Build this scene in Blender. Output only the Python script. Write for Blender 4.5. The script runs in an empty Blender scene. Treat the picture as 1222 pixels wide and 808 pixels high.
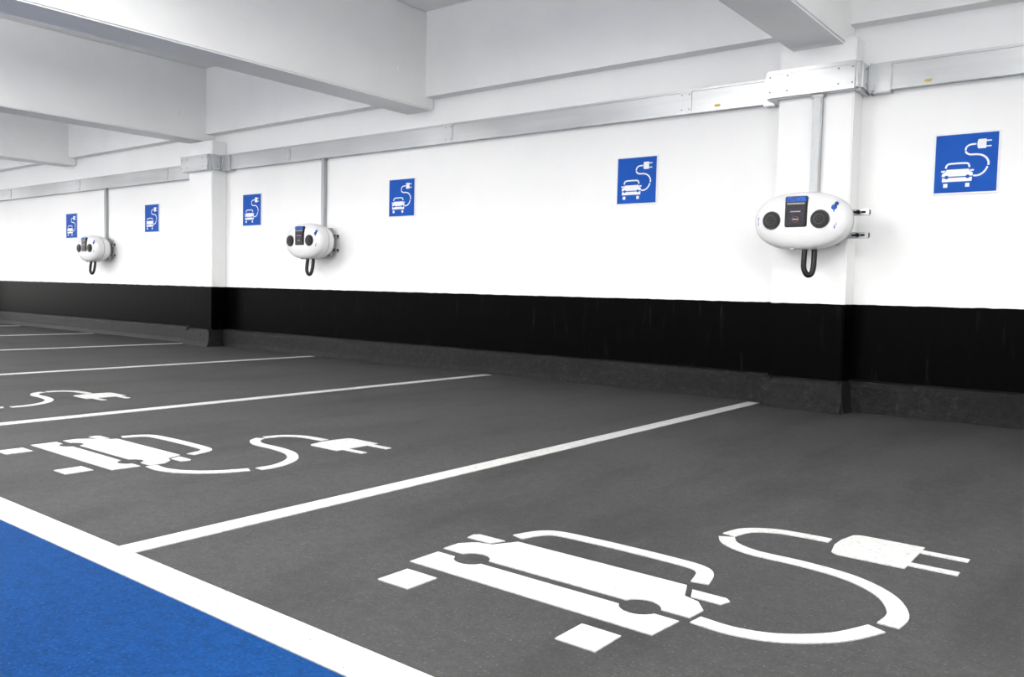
import bpy, bmesh, math
from mathutils import Vector, Matrix
scene=bpy.context.scene
COL=bpy.context.collection
try: scene.view_settings.view_transform='Standard'
except Exception: pass

# ---------------------------------------------------------------- materials
def new_mat(name):
    m=bpy.data.materials.new(name); m.use_nodes=True
    nt=m.node_tree; b=nt.nodes['Principled BSDF']
    return m,nt,b
def N(nt,t,**kw):
    n=nt.nodes.new(t)
    for k,v in kw.items():
        if k in n.inputs: n.inputs[k].default_value=v
        else: setattr(n,k,v)
    return n
def noise(nt,scale,detail=3,rough=.55,vec=None):
    n=N(nt,'ShaderNodeTexNoise'); n.inputs['Scale'].default_value=scale
    n.inputs['Detail'].default_value=detail; n.inputs['Roughness'].default_value=rough
    if vec is None:
        g=N(nt,'ShaderNodeNewGeometry'); vec=g.outputs['Position']
    nt.links.new(vec,n.inputs['Vector']); return n
def ramp(nt,src,stops):
    r=N(nt,'ShaderNodeValToRGB'); e=r.color_ramp.elements
    while len(e)<len(stops): e.new(.5)
    for i,(p,c) in enumerate(stops):
        e[i].position=p; e[i].color=(c[0],c[1],c[2],1)
    nt.links.new(src,r.inputs[0]); return r
def mix(nt,fac,a,b,mode='MIX'):
    m=N(nt,'ShaderNodeMix'); m.data_type='RGBA'; m.blend_type=mode
    for s,i in ((fac,0),(a,6),(b,7)):
        if hasattr(s,'links'): nt.links.new(s,m.inputs[i])
        elif i==0: m.inputs[0].default_value=s
        else: m.inputs[i].default_value=(s[0],s[1],s[2],1)
    return m.outputs[2]
def bump(nt,b,h,strength,dist):
    n=N(nt,'ShaderNodeBump'); n.inputs['Strength'].default_value=strength; n.inputs['Distance'].default_value=dist
    nt.links.new(h,n.inputs['Height']); nt.links.new(n.outputs[0],b.inputs['Normal'])
def simple(name,col,rough=.5,metal=0,var=.04,scale=30,spec=.5):
    m,nt,b=new_mat(name)
    n=noise(nt,scale)
    c0=[max(0,c*(1-var)) for c in col]; c1=[min(1,c*(1+var)) for c in col]
    r=ramp(nt,n.outputs[0],[(.3,c0),(.7,c1)])
    nt.links.new(r.outputs[0],b.inputs['Base Color'])
    b.inputs['Roughness'].default_value=rough; b.inputs['Metallic'].default_value=metal
    b.inputs['Specular IOR Level'].default_value=spec
    return m

def mat_wall():
    m,nt,b=new_mat('painted_wall')
    g=N(nt,'ShaderNodeNewGeometry'); sep=N(nt,'ShaderNodeSeparateXYZ'); nt.links.new(g.outputs['Position'],sep.inputs[0])
    n=noise(nt,9,2)
    ma=N(nt,'ShaderNodeMath',operation='MULTIPLY_ADD'); nt.links.new(n.outputs[0],ma.inputs[0]); ma.inputs[1].default_value=.012
    nt.links.new(sep.outputs[2],ma.inputs[2])
    gt=N(nt,'ShaderNodeMath',operation='GREATER_THAN'); nt.links.new(ma.outputs[0],gt.inputs[0]); gt.inputs[1].default_value=.736
    n2=noise(nt,1.3,4)
    white=ramp(nt,n2.outputs[0],[(.3,(.84,.84,.84)),(.7,(.88,.88,.875))])
    mp=N(nt,'ShaderNodeMapping'); mp.inputs['Scale'].default_value=(14,14,2.2); nt.links.new(g.outputs['Position'],mp.inputs[0])
    n4=noise(nt,1.2,8,.7,mp.outputs[0])
    black=ramp(nt,n4.outputs[0],[(.0,(.0003,.0003,.0004)),(.58,(.0006,.0006,.0008)),(.66,(.005,.005,.0055)),(.76,(.045,.045,.045))])
    c=mix(nt,gt.outputs[0],black.outputs[0],white.outputs[0])
    nt.links.new(c,b.inputs['Base Color'])
    rr=N(nt,'ShaderNodeMapRange'); nt.links.new(gt.outputs[0],rr.inputs[0]); rr.inputs[3].default_value=.33; rr.inputs[4].default_value=.65
    nt.links.new(rr.outputs[0],b.inputs['Roughness'])
    sr=N(nt,'ShaderNodeMapRange'); nt.links.new(gt.outputs[0],sr.inputs[0]); sr.inputs[3].default_value=.025; sr.inputs[4].default_value=.35
    nt.links.new(sr.outputs[0],b.inputs['Specular IOR Level'])
    bump(nt,b,noise(nt,60,4).outputs[0],.14,.004)
    return m
def mat_ceiling():
    m,nt,b=new_mat('painted_concrete')
    n=noise(nt,1.6,5,.6)
    r=ramp(nt,n.outputs[0],[(.25,(.84,.84,.835)),(.75,(.90,.90,.89))])
    nt.links.new(r.outputs[0],b.inputs['Base Color']); b.inputs['Roughness'].default_value=.7
    bump(nt,b,noise(nt,40,4).outputs[0],.15,.005)
    return m
def mat_ground(name,dark,light,speck,specamt=.62,rough=.8,stain=False,spec=.25):
    m,nt,b=new_mat(name)
    big=noise(nt,.9,5,.6); fine=noise(nt,110,4,.75); mid=noise(nt,26,6,.8)
    c=ramp(nt,big.outputs[0],[(.3,dark),(.7,light)]).outputs[0]
    c=mix(nt,.6,c,ramp(nt,mid.outputs[0],[(.3,(.24,.24,.24)),(.7,(.76,.76,.76))]).outputs[0],'OVERLAY')
    f=ramp(nt,fine.outputs[0],[(specamt-.04,(0,0,0)),(specamt+.08,(1,1,1))])
    c=mix(nt,f.outputs[0],c,speck)
    f2=ramp(nt,fine.outputs[0],[(.30,(1,1,1)),(.42,(0,0,0))])
    c=mix(nt,f2.outputs[0],c,[v*.4 for v in dark])
    if stain:
        g=N(nt,'ShaderNodeNewGeometry'); mp=N(nt,'ShaderNodeMapping'); mp.inputs['Scale'].default_value=(1.6,.45,1); nt.links.new(g.outputs['Position'],mp.inputs[0])
        s=noise(nt,1.5,6,.65,mp.outputs[0])
        sr=ramp(nt,s.outputs[0],[(.48,(1,1,1)),(.68,(.62,.62,.62))])
        c=mix(nt,1.0,c,sr.outputs[0],'MULTIPLY')
        v=N(nt,'ShaderNodeTexVoronoi'); v.inputs['Scale'].default_value=2.6; nt.links.new(g.outputs['Position'],v.inputs['Vector'])
        vr=ramp(nt,v.outputs['Distance'],[(.025,(.4,.4,.4)),(.05,(1,1,1))])
        c=mix(nt,.6,c,vr.outputs[0],'MULTIPLY')
    nt.links.new(c,b.inputs['Base Color']); b.inputs['Roughness'].default_value=rough
    b.inputs['Specular IOR Level'].default_value=spec
    bump(nt,b,fine.outputs[0],.5,.004)
    return m
def mat_kerb():
    m,nt,b=new_mat('bitumen_upstand')
    n=noise(nt,26,6,.8); n2=noise(nt,3,3)
    c=ramp(nt,n.outputs[0],[(.42,(.002,.002,.0025)),(.60,(.010,.010,.011)),(.78,(.08,.08,.08))]).outputs[0]
    c=mix(nt,.6,c,ramp(nt,n2.outputs[0],[(.3,(.25,.25,.25)),(.7,(.72,.72,.72))]).outputs[0],'OVERLAY')
    nt.links.new(c,b.inputs['Base Color']); b.inputs['Roughness'].default_value=.45; b.inputs['Specular IOR Level'].default_value=.18
    bump(nt,b,n.outputs[0],.9,.015)
    return m
def mat_paint():
    m,nt,b=new_mat('road_marking_paint')
    n=noise(nt,75,6,.8); n2=noise(nt,5,5,.7)
    c=ramp(nt,n.outputs[0],[(.28,(.07,.07,.07)),(.40,(.29,.29,.288)),(.58,(.39,.39,.385))]).outputs[0]
    c=mix(nt,.2,c,ramp(nt,n2.outputs[0],[(.3,(.40,.40,.40)),(.7,(.60,.60,.60))]).outputs[0],'OVERLAY')
    nt.links.new(c,b.inputs['Base Color']); b.inputs['Roughness'].default_value=.75
    b.inputs['Specular IOR Level'].default_value=.2
    bump(nt,b,n.outputs[0],.35,.003)
    return m
def mat_metal():
    m,nt,b=new_mat('galvanised_steel')
    g=N(nt,'ShaderNodeNewGeometry'); mp=N(nt,'ShaderNodeMapping'); mp.inputs['Scale'].default_value=(.6,5,12)
    nt.links.new(g.outputs['Position'],mp.inputs[0])
    n=noise(nt,1.5,4,.5,mp.outputs[0]); n2=noise(nt,.8,2)
    c=ramp(nt,n.outputs[0],[(.3,(.44,.45,.46)),(.7,(.50,.51,.52))]).outputs[0]
    c=mix(nt,.4,c,ramp(nt,n2.outputs[0],[(.35,(.38,.38,.38)),(.65,(.68,.68,.68))]).outputs[0],'OVERLAY')
    nt.links.new(c,b.inputs['Base Color']); b.inputs['Metallic'].default_value=.65; b.inputs['Roughness'].default_value=.36
    return m
WALL=mat_wall(); CEIL=mat_ceiling()
ASPH=mat_ground('asphalt_grey',(.021,.0213,.022),(.030,.0303,.0312),(.085,.085,.087),stain=True,spec=.22)
BLUE=mat_ground('aisle_blue_coating',(.0012,.0210,.085),(.0022,.029,.112),(.008,.06,.19),.60,.85,spec=.06)
KERB=mat_kerb(); PAINT=mat_paint(); METAL=mat_metal()
SIGNBLUE=simple('sign_blue',(.006,.072,.36),.55,0,.05,8,spec=.12)
SIGNWHITE=simple('sign_white',(.78,.79,.81),.4)
SHELL=simple('white_gloss_plastic',(.74,.74,.745),.2,0,.01,5)
BLACKP=simple('black_plastic',(.003,.003,.0035),.4,spec=.25)
DARKG=simple('dark_grey_plastic',(.022,.022,.025),.4)
GREYP=simple('grey_plastic',(.28,.28,.29),.4)
SCRBLUE=simple('display_blue',(.008,.07,.34),.3,0,.5,40,spec=.2)
SCRPURP=simple('display_dim_purple',(.010,.006,.018),.25,0,.7,60,spec=.25)
SCRRED=simple('display_red',(.20,.03,.05),.3,0,.3,60)
YEL=simple('warning_label_yellow',(.7,.5,.02),.5)
PIPE=simple('galvanised_conduit',(.36,.37,.38),.4,.25)

# ---------------------------------------------------------------- helpers
def obj(name,bm,mats,parent=None,smooth=False,loc=None):
    me=bpy.data.meshes.new(name); bmesh.ops.recalc_face_normals(bm,faces=bm.faces[:]); bm.to_mesh(me); bm.free()
    if not isinstance(mats,(list,tuple)): mats=[mats]
    for m in mats: me.materials.append(m)
    if smooth:
        for p in me.polygons: p.use_smooth=True
    o=bpy.data.objects.new(name,me); COL.objects.link(o)
    if parent: o.parent=parent
    if loc: o.location=loc
    return o
def addbox(bm,x0,x1,y0,y1,z0,z1,mi=0,bev=0):
    r=bmesh.ops.create_cube(bm,size=1)
    for v in r['verts']:
        v.co=Vector((x0+(v.co.x+.5)*(x1-x0),y0+(v.co.y+.5)*(y1-y0),z0+(v.co.z+.5)*(z1-z0)))
    fs=set(f for v in r['verts'] for f in v.link_faces)
    for f in fs: f.material_index=mi
    if bev:
        es=list(set(e for v in r['verts'] for e in v.link_edges))
        q=bmesh.ops.bevel(bm,geom=es,offset=bev,segments=2,affect='EDGES')
        for f in q['faces']: f.material_index=mi
def box(name,a,mat,parent=None,bev=0,loc=None):
    bm=bmesh.new(); addbox(bm,*a,bev=bev); return obj(name,bm,mat,parent,loc=loc)
def addcyl(bm,c,r,h,axis='Y',seg=32,mi=0,r2=None):
    M=Matrix.Translation(c)
    if axis=='Y': M=M@Matrix.Rotation(math.pi/2,4,'X')
    if axis=='X': M=M@Matrix.Rotation(math.pi/2,4,'Y')
    q=bmesh.ops.create_cone(bm,cap_ends=True,segments=seg,radius1=r,radius2=r if r2 is None else r2,depth=h,matrix=M)
    for f in set(f for v in q['verts'] for f in v.link_faces): f.material_index=mi
def empty(name,loc):
    e=bpy.data.objects.new(name,None); e.location=loc; e.empty_display_size=.1; COL.objects.link(e); return e
def cr(pts,n=8):
    P=[pts[0]]+list(pts)+[pts[-1]]; out=[]
    for i in range(1,len(P)-2):
        p0,p1,p2,p3=[Vector(q) for q in P[i-1:i+3]]
        for k in range(n):
            t=k/n
            out.append(.5*((2*p1)+(-p0+p2)*t+(2*p0-5*p1+4*p2-p3)*t*t+(-p0+3*p1-3*p2+p3)*t**3))
    out.append(Vector(pts[-1])); return out
def tube(name,pts,r,mat,parent=None):
    c=bpy.data.curves.new(name,'CURVE'); c.dimensions='3D'; c.bevel_depth=r; c.bevel_resolution=4; c.use_fill_caps=True
    s=c.splines.new('POLY'); P=cr(pts,8); s.points.add(len(P)-1)
    for i,p in enumerate(P): s.points[i].co=(p.x,p.y,p.z,1)
    o=bpy.data.objects.new(name,c); c.materials.append(mat); COL.objects.link(o)
    if parent: o.parent=parent
    return o

# ---------------------------------------------------------------- EV pictogram (2-D outline, u right / v up, metres, real floor size)
def rect(a,b,c,d): return [(a,c),(b,c),(b,d),(a,d)]
def arc(cx,cy,r,a0,a1,n=12):
    return [(cx+r*math.cos(math.radians(a0+(a1-a0)*i/n)),cy+r*math.sin(math.radians(a0+(a1-a0)*i/n))) for i in range(n+1)]
HR=.052
def pictogram():
    polys=[]
    polys.append(rect(.715,.825,-4.475,-4.365)); polys.append(rect(1.285,1.39,-4.475,-4.365))
    low=[(.675,-4.315),(1.44,-4.315),(1.45,-4.20)]
    low+=arc(1.335,-4.182,HR,-20,-160); low+=arc(.79,-4.182,HR,-20,-160); low+=[(.675,-4.20)]
    polys.append(low)
    hood=[(.665,-4.165)]+arc(.79,-4.182,HR,161,19)+arc(1.335,-4.182,HR,161,19)+[(1.46,-4.165),(1.465,-4.10),(1.43,-4.055),(1.385,-4.04),(1.355,-3.965),(.79,-3.965),(.75,-4.04),(.70,-4.055),(.665,-4.10)]
    polys.append(hood)
    polys.append([(.645,-4.035),(.735,-4.035),(.755,-3.985),(.655,-3.985),(.64,-4.0)])
    polys.append([(1.40,-4.035),(1.48,-4.035),(1.49,-4.0),(1.475,-3.985),(1.38,-3.985)])
    strokes=[]
    strokes.append((cr([(.757,-3.925),(.785,-3.845),(.83,-3.81),(.93,-3.80),(1.07,-3.797),(1.22,-3.80),(1.31,-3.81),(1.35,-3.845),(1.372,-3.925)],6),.048))
    strokes.append((cr([(1.475,-4.165),(1.57,-4.17),(1.67,-4.135),(1.765,-4.045),(1.822,-3.93)],6),.048))
    strokes.append((cr([(1.838,-3.895),(1.838,-3.80),(1.78,-3.685),(1.67,-3.605),(1.53,-3.575),(1.38,-3.57),(1.29,-3.53),(1.25,-3.47)],8),.05))
    strokes.append((cr([(1.246,-3.445),(1.27,-3.355),(1.34,-3.30),(1.42,-3.285),(1.515,-3.282)],6),.046))
    for c,w in strokes:
        L=[];R=[]
        for i,p in enumerate(c):
            a=c[max(0,i-1)]; b=c[min(len(c)-1,i+1)]; t=(b-a).normalized(); n=Vector((-t.y,t.x))
            L.append(tuple(p+n*w/2)); R.append(tuple(p-n*w/2))
        for i in range(len(L)-1): polys.append([L[i],L[i+1],R[i+1],R[i]])
    plug=[(1.765,-3.415),(1.765,-3.155)]+arc(1.585,-3.19,.035,90,150,4)+[(1.54,-3.25),(1.54,-3.32)]+arc(1.585,-3.38,.035,210,270,4)
    polys.append(plug)
    polys.append(rect(1.765,1.895,-3.225,-3.19)); polys.append(rect(1.765,1.895,-3.38,-3.345))
    return polys
PIC=pictogram()
def pic_bm(fn,thick):
    bm=bmesh.new()
    for p in PIC:
        vs=[]
        for q in p:
            if vs and (Vector(q)-Vector(vs[-1])).length<1e-5: continue
            vs.append(q)
        f=bm.faces.new([bm.verts.new((q[0],q[1],0)) for q in vs])
    bmesh.ops.remove_doubles(bm,verts=bm.verts[:],dist=1e-6)
    bmesh.ops.recalc_face_normals(bm,faces=bm.faces[:])
    for f in bm.faces:
        if f.normal.z<0: f.normal_flip()
    r=bmesh.ops.extrude_face_region(bm,geom=bm.faces[:])
    for v in [g for g in r['geom'] if isinstance(g,bmesh.types.BMVert)]: v.co.z+=thick
    bmesh.ops.triangulate(bm,faces=bm.faces[:])
    for v in bm.verts: v.co=Vector(fn(v.co))
    return bm

# ---------------------------------------------------------------- room shell
XL,XR=-22.0,9.5
YB=-11.0
bm=bmesh.new()
addbox(bm,XL,XR,-4.84,.25,-.2,0,0)
addbox(bm,XL,XR,YB,-4.84,-.2,0,1)
obj('floor',bm,[ASPH,BLUE])
box('wall_north',(XL,XR,0,.25,0,3.6),WALL)
box('ceiling',(XL,XR,YB,.25,3.4,3.6),CEIL)
PILL=[-14.82,-7.35,.12,7.59]
for px in PILL:
    box('concrete_pillar',(px,px+.505,-.2,.0,0,2.50),WALL,bev=.008)
box('trim_1',(XL,XR,-.12,.0,2.60,3.4),CEIL)
for cx,bz in ((8.0,2.46),(4.2,2.46),(.375,2.455),(-3.55,2.49),(-7.28,2.515),(-10.95,2.5),(-14.7,2.5),(-18.4,2.5)):
    e=empty('ceiling_beam',(cx,0,bz))
    box('beam_body',(-.18,.18,YB,0,0,3.4-bz),CEIL,e,bev=.012)
    bm=bmesh.new()
    for yy in (-.45,-3.3,-6.0):
        addcyl(bm,(.184,yy,.30),.045,.014,'X',24)
    obj('capped_fixing',bm,CEIL,e)

def kerb_run(bm,p,q,n):
    n=Vector((n[0],n[1],0)); p=Vector((p[0],p[1],0)); q=Vector((q[0],q[1],0))
    prof=[(0,0),(.075,0),(.06,.05),(.05,.17),(.03,.205),(0,.215)]
    A=[bm.verts.new(p+n*a+Vector((0,0,b))) for a,b in prof]
    B=[bm.verts.new(q+n*a+Vector((0,0,b))) for a,b in prof]
    for i in range(len(prof)):
        j=(i+1)%len(prof); bm.faces.new([A[i],A[j],B[j],B[i]])
    bm.faces.new(A); bm.faces.new(B[::-1])
bm=bmesh.new(); xs=XL
for px in PILL:
    kerb_run(bm,(xs,0),(px,0),(0,-1))
    kerb_run(bm,(px-.02,-.2),(px+.525,-.2),(0,-1))
    kerb_run(bm,(px+.04,-.25),(px+.04,0),(-1,0)); kerb_run(bm,(px+.475,-.25),(px+.475,0),(1,0))
    xs=px+.505
kerb_run(bm,(xs,0),(XR,0),(0,-1))
obj('baseboard_north',bm,KERB)

# ---------------------------------------------------------------- floor markings
T=.003
bm=bmesh.new(); addbox(bm,XL,XR,-4.895,-4.785,0,T); obj('aisle_edge_line',bm,PAINT)
for i in range(-3,8):
    x=-2.5*i
    box('parking_bay_line',(x-.043,x+.045,-4.786,-.14,0,T),PAINT)
for i in range(-1,7):
    dx=-2.47*i
    bm=pic_bm(lambda c,dx=dx:(c.x+dx,c.y,c.z),T); obj('ev_charging_floor_symbol',bm,PAINT)

# ---------------------------------------------------------------- wall signs
SG=[(3.7,1.65),(1.272,1.645),(-1.10,1.682),(-3.785,1.675),(-6.31,1.655),(-8.59,1.635),(-10.94,1.60)]
S=.222
for x,z in SG:
    e=empty('ev_charging_sign',(x,0,z))
    bm=bmesh.new(); addbox(bm,-.189,.189,-.008,0,-.195,.195,0,.002); obj('backplate',bm,SIGNWHITE,e)
    bm=bmesh.new(); addbox(bm,-.177,.177,-.0095,-.006,-.183,.183); obj('blue_panel',bm,SIGNBLUE,e)
    bm=pic_bm(lambda c:((c.x-1.27)*S,-.0095-c.z,(c.y+3.80)*S),.0012); obj('ev_pictogram',bm,SIGNWHITE,e)

# ---------------------------------------------------------------- cable trunking
e=empty('cable_trunking',(0,0,0))
bm=bmesh.new()
segs=[]
xs=XL
for k,px in enumerate(PILL):
    segs.append((xs,px-.09)); xs=px+.59
segs.append((xs,XR))
def tz(x): return (2.10,2.27) if x<-7.4 else (2.155,2.327)
for a,b in segs:
    z0,z1=tz((a+b)/2)
    addbox(bm,a,b,-.065,0,z0,z1,0,.004)
    addbox(bm,a,b,-.072,-.06,z0-.004,z0+.012); addbox(bm,a,b,-.072,-.06,z1-.012,z1+.004)
    x=a+1.2
    while x<b-.3:
        addbox(bm,x-.05,x+.05,-.071,-.06,z0-.003,z1+.003,0,.002)
        for dx in (-.03,.03):
            for dz in (.03,.14): addcyl(bm,(x+dx,-.073,z0+dz),.005,.006,'Y',10,1)
        x+=2.45
obj('trunking_run',bm,[METAL,GREYP],e)
bm=bmesh.new()
for px in PILL:
    z0,z1=(2.135,2.325)
    addbox(bm,px-.075,px+.54,-.275,-.2,z0,z1,0,.016)
    addbox(bm,px-.075,px-.0,-.25,-.0,z0+.001,z1-.001,0,.005)
    addbox(bm,px+.505,px+.565,-.24,-.0,z0+.001,z1-.001,0,.016)
    addbox(bm,px-.16,px-.07,-.085,0,z0,z1,0,.004)
    addbox(bm,px+.56,px+.70,-.085,0,z0,z1,0,.004); addbox(bm,px+.56,px+.60,-.12,0,z0,z1,0,.012)
    addbox(bm,px-.06,px+.525,-.279,-.27,z1-.03,z1-.004); addbox(bm,px-.06,px+.525,-.279,-.27,z0+.004,z0+.03)
    for xx in (px-.04,px+.08,px+.42,px+.51):
        for zz in (z0+.045,z1-.045): addcyl(bm,(xx,-.277,zz),.006,.008,'Y',10,1)
    for yy in (-.05,-.16):
        for zz in (z0+.045,z1-.045): addcyl(bm,(px+.567,yy,zz),.006,.008,'X',10,1)
obj('pillar_box',bm,[METAL,GREYP,YEL],e)
box('warning_label',(1.02,1.06,-.074,-.071,2.175,2.187),YEL,e)
box('warning_label_b',(-.42,-.38,-.074,-.071,2.18,2.195),YEL,e)

# ---------------------------------------------------------------- charging stations
def charger(x,wy,z,ztray,rail):
    e=empty('ev_charging_station',(x,wy,z))
    bm=bmesh.new(); seg=72; A,B=.315,.192
    prof=[(.0,-.330),(.25,-.330),(.5,-.327),(.7,-.319),(.84,-.307),(.93,-.290),(.98,-.268),(1,-.240),(1,-.205),(.985,-.165),(.94,-.125),(.86,-.095),(.74,-.078),(.0,-.075)]
    rings=[]
    for s,y in prof:
        if s==0: rings.append([bm.verts.new((0,y,0))]); continue
        r=[]
        for i in range(seg):
            t=2*math.pi*i/seg; c,si=math.cos(t),math.sin(t); n=2.25
            r.append(bm.verts.new((A*s*math.copysign(abs(c)**(2/n),c),y,B*s*math.copysign(abs(si)**(2/n),si))))
        rings.append(r)
    for a,b in zip(rings[:-1],rings[1:]):
        for i in range(seg):
            j=(i+1)%seg
            if len(a)==1: bm.faces.new([a[0],b[i],b[j]])
            elif len(b)==1: bm.faces.new([a[i],a[j],b[0]])
            else: bm.faces.new([a[i],a[j],b[j],b[i]])
    obj('pod_shell',bm,SHELL,e,True)
    bm=bmesh.new(); r1=[];r2=[]
    for i in range(seg):
        t=2*math.pi*i/seg; c,si=math.cos(t),math.sin(t); n=2.25
        X=math.copysign(abs(c)**(2/n),c); Z=math.copysign(abs(si)**(2/n),si)
        r1.append(bm.verts.new((A*1.003*X,-.198,B*1.005*Z))); r2.append(bm.verts.new((A*1.003*X,-.205,B*1.005*Z)))
    for i in range(seg): bm.faces.new([r1[i],r1[(i+1)%seg],r2[(i+1)%seg],r2[i]])
    obj('seam',bm,GREYP,e,True)
    bm=bmesh.new()
    for sx in (-.172,.143):
        addcyl(bm,(sx,-.324,.003),.060,.016,'Y',40,1)
        addcyl(bm,(sx,-.333,.003),.053,.014,'Y',40,0)
        addcyl(bm,(sx,-.341,.003),.038,.006,'Y',40,1,.034)
        addcyl(bm,(sx,-.345,.003),.028,.004,'Y',30,0)
        for k in range(5):
            t=math.radians(90+72*k); addcyl(bm,(sx+.014*math.cos(t),-.348,.003+.014*math.sin(t)),.003,.003,'Y',10,1)
    obj('socket_outlets',bm,[BLACKP,DARKG,GREYP],e)
    bm=bmesh.new()
    addbox(bm,-.082,.062,-.340,-.31,-.045,.155,0,.006)
    addbox(bm,-.077,.057,-.343,-.335,.118,.151,1,.002)
    addbox(bm,-.068,.048,-.3425,-.339,.102,.111,2,0)
    addbox(bm,-.066,.046,-.3425,-.339,-.036,.090,3,0)
    addbox(bm,-.045,.023,-.344,-.339,.052,.058,2,0)
    addcyl(bm,(-.010,-.344,.004),.022,.003,'Y',30,4)
    addcyl(bm,(-.010,-.346,.004),.019,.003,'Y',30,0)
    addbox(bm,-.025,.010,-.3485,-.346,.000,.008,2,0)
    obj('display_panel',bm,[BLACKP,SCRBLUE,GREYP,SCRPURP,SCRRED,SIGNWHITE],e)
    bm=bmesh.new()
    addcyl(bm,(.222,-.312,.075),.020,.010,'Y',20,0,.014); addcyl(bm,(.238,-.312,.100),.013,.010,'Y',20,0,.008)
    addbox(bm,.222,.230,-.318,-.300,.045,.085,0,.002)
    addbox(bm,.225,.236,-.317,-.300,-.060,-.030,0,.004); addbox(bm,.236,.246,-.315,-.300,-.045,-.015,0,.004)
    addbox(bm,-.275,-.262,-.304,-.285,-.03,.03,0,.003)
    obj('brand_marks',bm,SCRBLUE,e)
    box('light_sensor',(-.055,-.025,-.29,-.26,-.192,-.165),GREYP,e,.003)
    box('back_box',(-.19,.19,-.085,-.04,-.15,.15),GREYP,e,.006)
    bm=bmesh.new()
    for zz in (.065,-.085):
        addbox(bm,-rail+.06,rail,-.041,0,zz-.02,zz+.02,0,.002)
        for q in (.035,.09,.14): addbox(bm,rail-q-.014,rail-q+.014,-.0425,-.038,zz-.007,zz+.007,1)
        addbox(bm,rail+.0005,rail+.002,-.034,-.008,zz-.013,zz+.013,1)
        addcyl(bm,(rail-.065,-.05,zz),.014,.02,'Y',8,1)
    obj('strut_rails',bm,[METAL,BLACKP],e)
    tube('cable_loop',[(.030,-.25,-.17),(.031,-.262,-.24),(.034,-.268,-.31),(.055,-.262,-.352),(.078,-.250,-.345),(.086,-.238,-.30),(.084,-.225,-.23),(.082,-.22,-.17)],.018,BLACKP,e)
    bm=bmesh.new()
    addbox(bm,-.030,.030,-.04,0,.03,ztray-z,0,.006)
    addbox(bm,-.040,.040,-.047,0,ztray-z-.025,ztray-z+.0,0,.004)
    obj('conduit_riser',bm,PIPE,e)
charger(.40,-.2,1.272,2.14,.365)
charger(-4.975,0,1.245,2.16,.235)
charger(-9.83,0,1.225,2.11,.235)
charger(5.3,0,1.25,2.16,.235)

# ---------------------------------------------------------------- fill lights, added out of frame to brighten the room
def fill_lamp(x,y,p,up):
    e=empty('added_fill_light',(x,y,3.4))
    bm=bmesh.new(); addbox(bm,-.75,.75,-.08,.08,-.42,-.34,0,.01)
    for sx in (-.55,.55): addcyl(bm,(sx,0,-.17),.008,.36,'Z',10)
    obj('fill_light_housing',bm,SIGNWHITE,e)
    for zz,rx,pw in ((-.43,0,p),(-.33,math.pi,up)):  # down-light plus an added up-light that lifts the ceiling and beams
        l=bpy.data.lights.new('fill_area_light','AREA'); l.shape='RECTANGLE'; l.size=1.5; l.size_y=.25; l.energy=pw; l.color=(1,.982,.95)
        o=bpy.data.objects.new('fill_area_light',l); o.location=(0,0,zz); o.rotation_euler=(rx,0,0); o.parent=e; COL.objects.link(o)
for k in range(-5,2):
    cx=.41+3.735*(k+.5)
    fill_lamp(cx,-4.4,122,155)
    if k%2: fill_lamp(cx,-8.2,190,155)
w=bpy.data.worlds.new('w'); scene.world=w; w.use_nodes=True
bg=w.node_tree.nodes['Background']; bg.inputs[0].default_value=(1,.990,.965,1); bg.inputs[1].default_value=3.0

# ---------------------------------------------------------------- camera
yaw,pitch,roll=.6621,.0575,.0238
f=Vector((-math.sin(yaw)*math.cos(pitch),math.cos(yaw)*math.cos(pitch),-math.sin(pitch)))
r=Vector((math.cos(yaw),math.sin(yaw),0)); u=r.cross(f)
r2=r*math.cos(roll)+u*math.sin(roll); u2=-r*math.sin(roll)+u*math.cos(roll)
cd=bpy.data.cameras.new('camera'); co=bpy.data.objects.new('camera',cd); COL.objects.link(co)
M=Matrix(((r2.x,u2.x,-f.x,2.311),(r2.y,u2.y,-f.y,-5.971),(r2.z,u2.z,-f.z,.7709),(0,0,0,1)))
co.matrix_world=M; cd.sensor_width=36; cd.lens=995.6/1222*36; cd.clip_start=.05
scene.camera=co
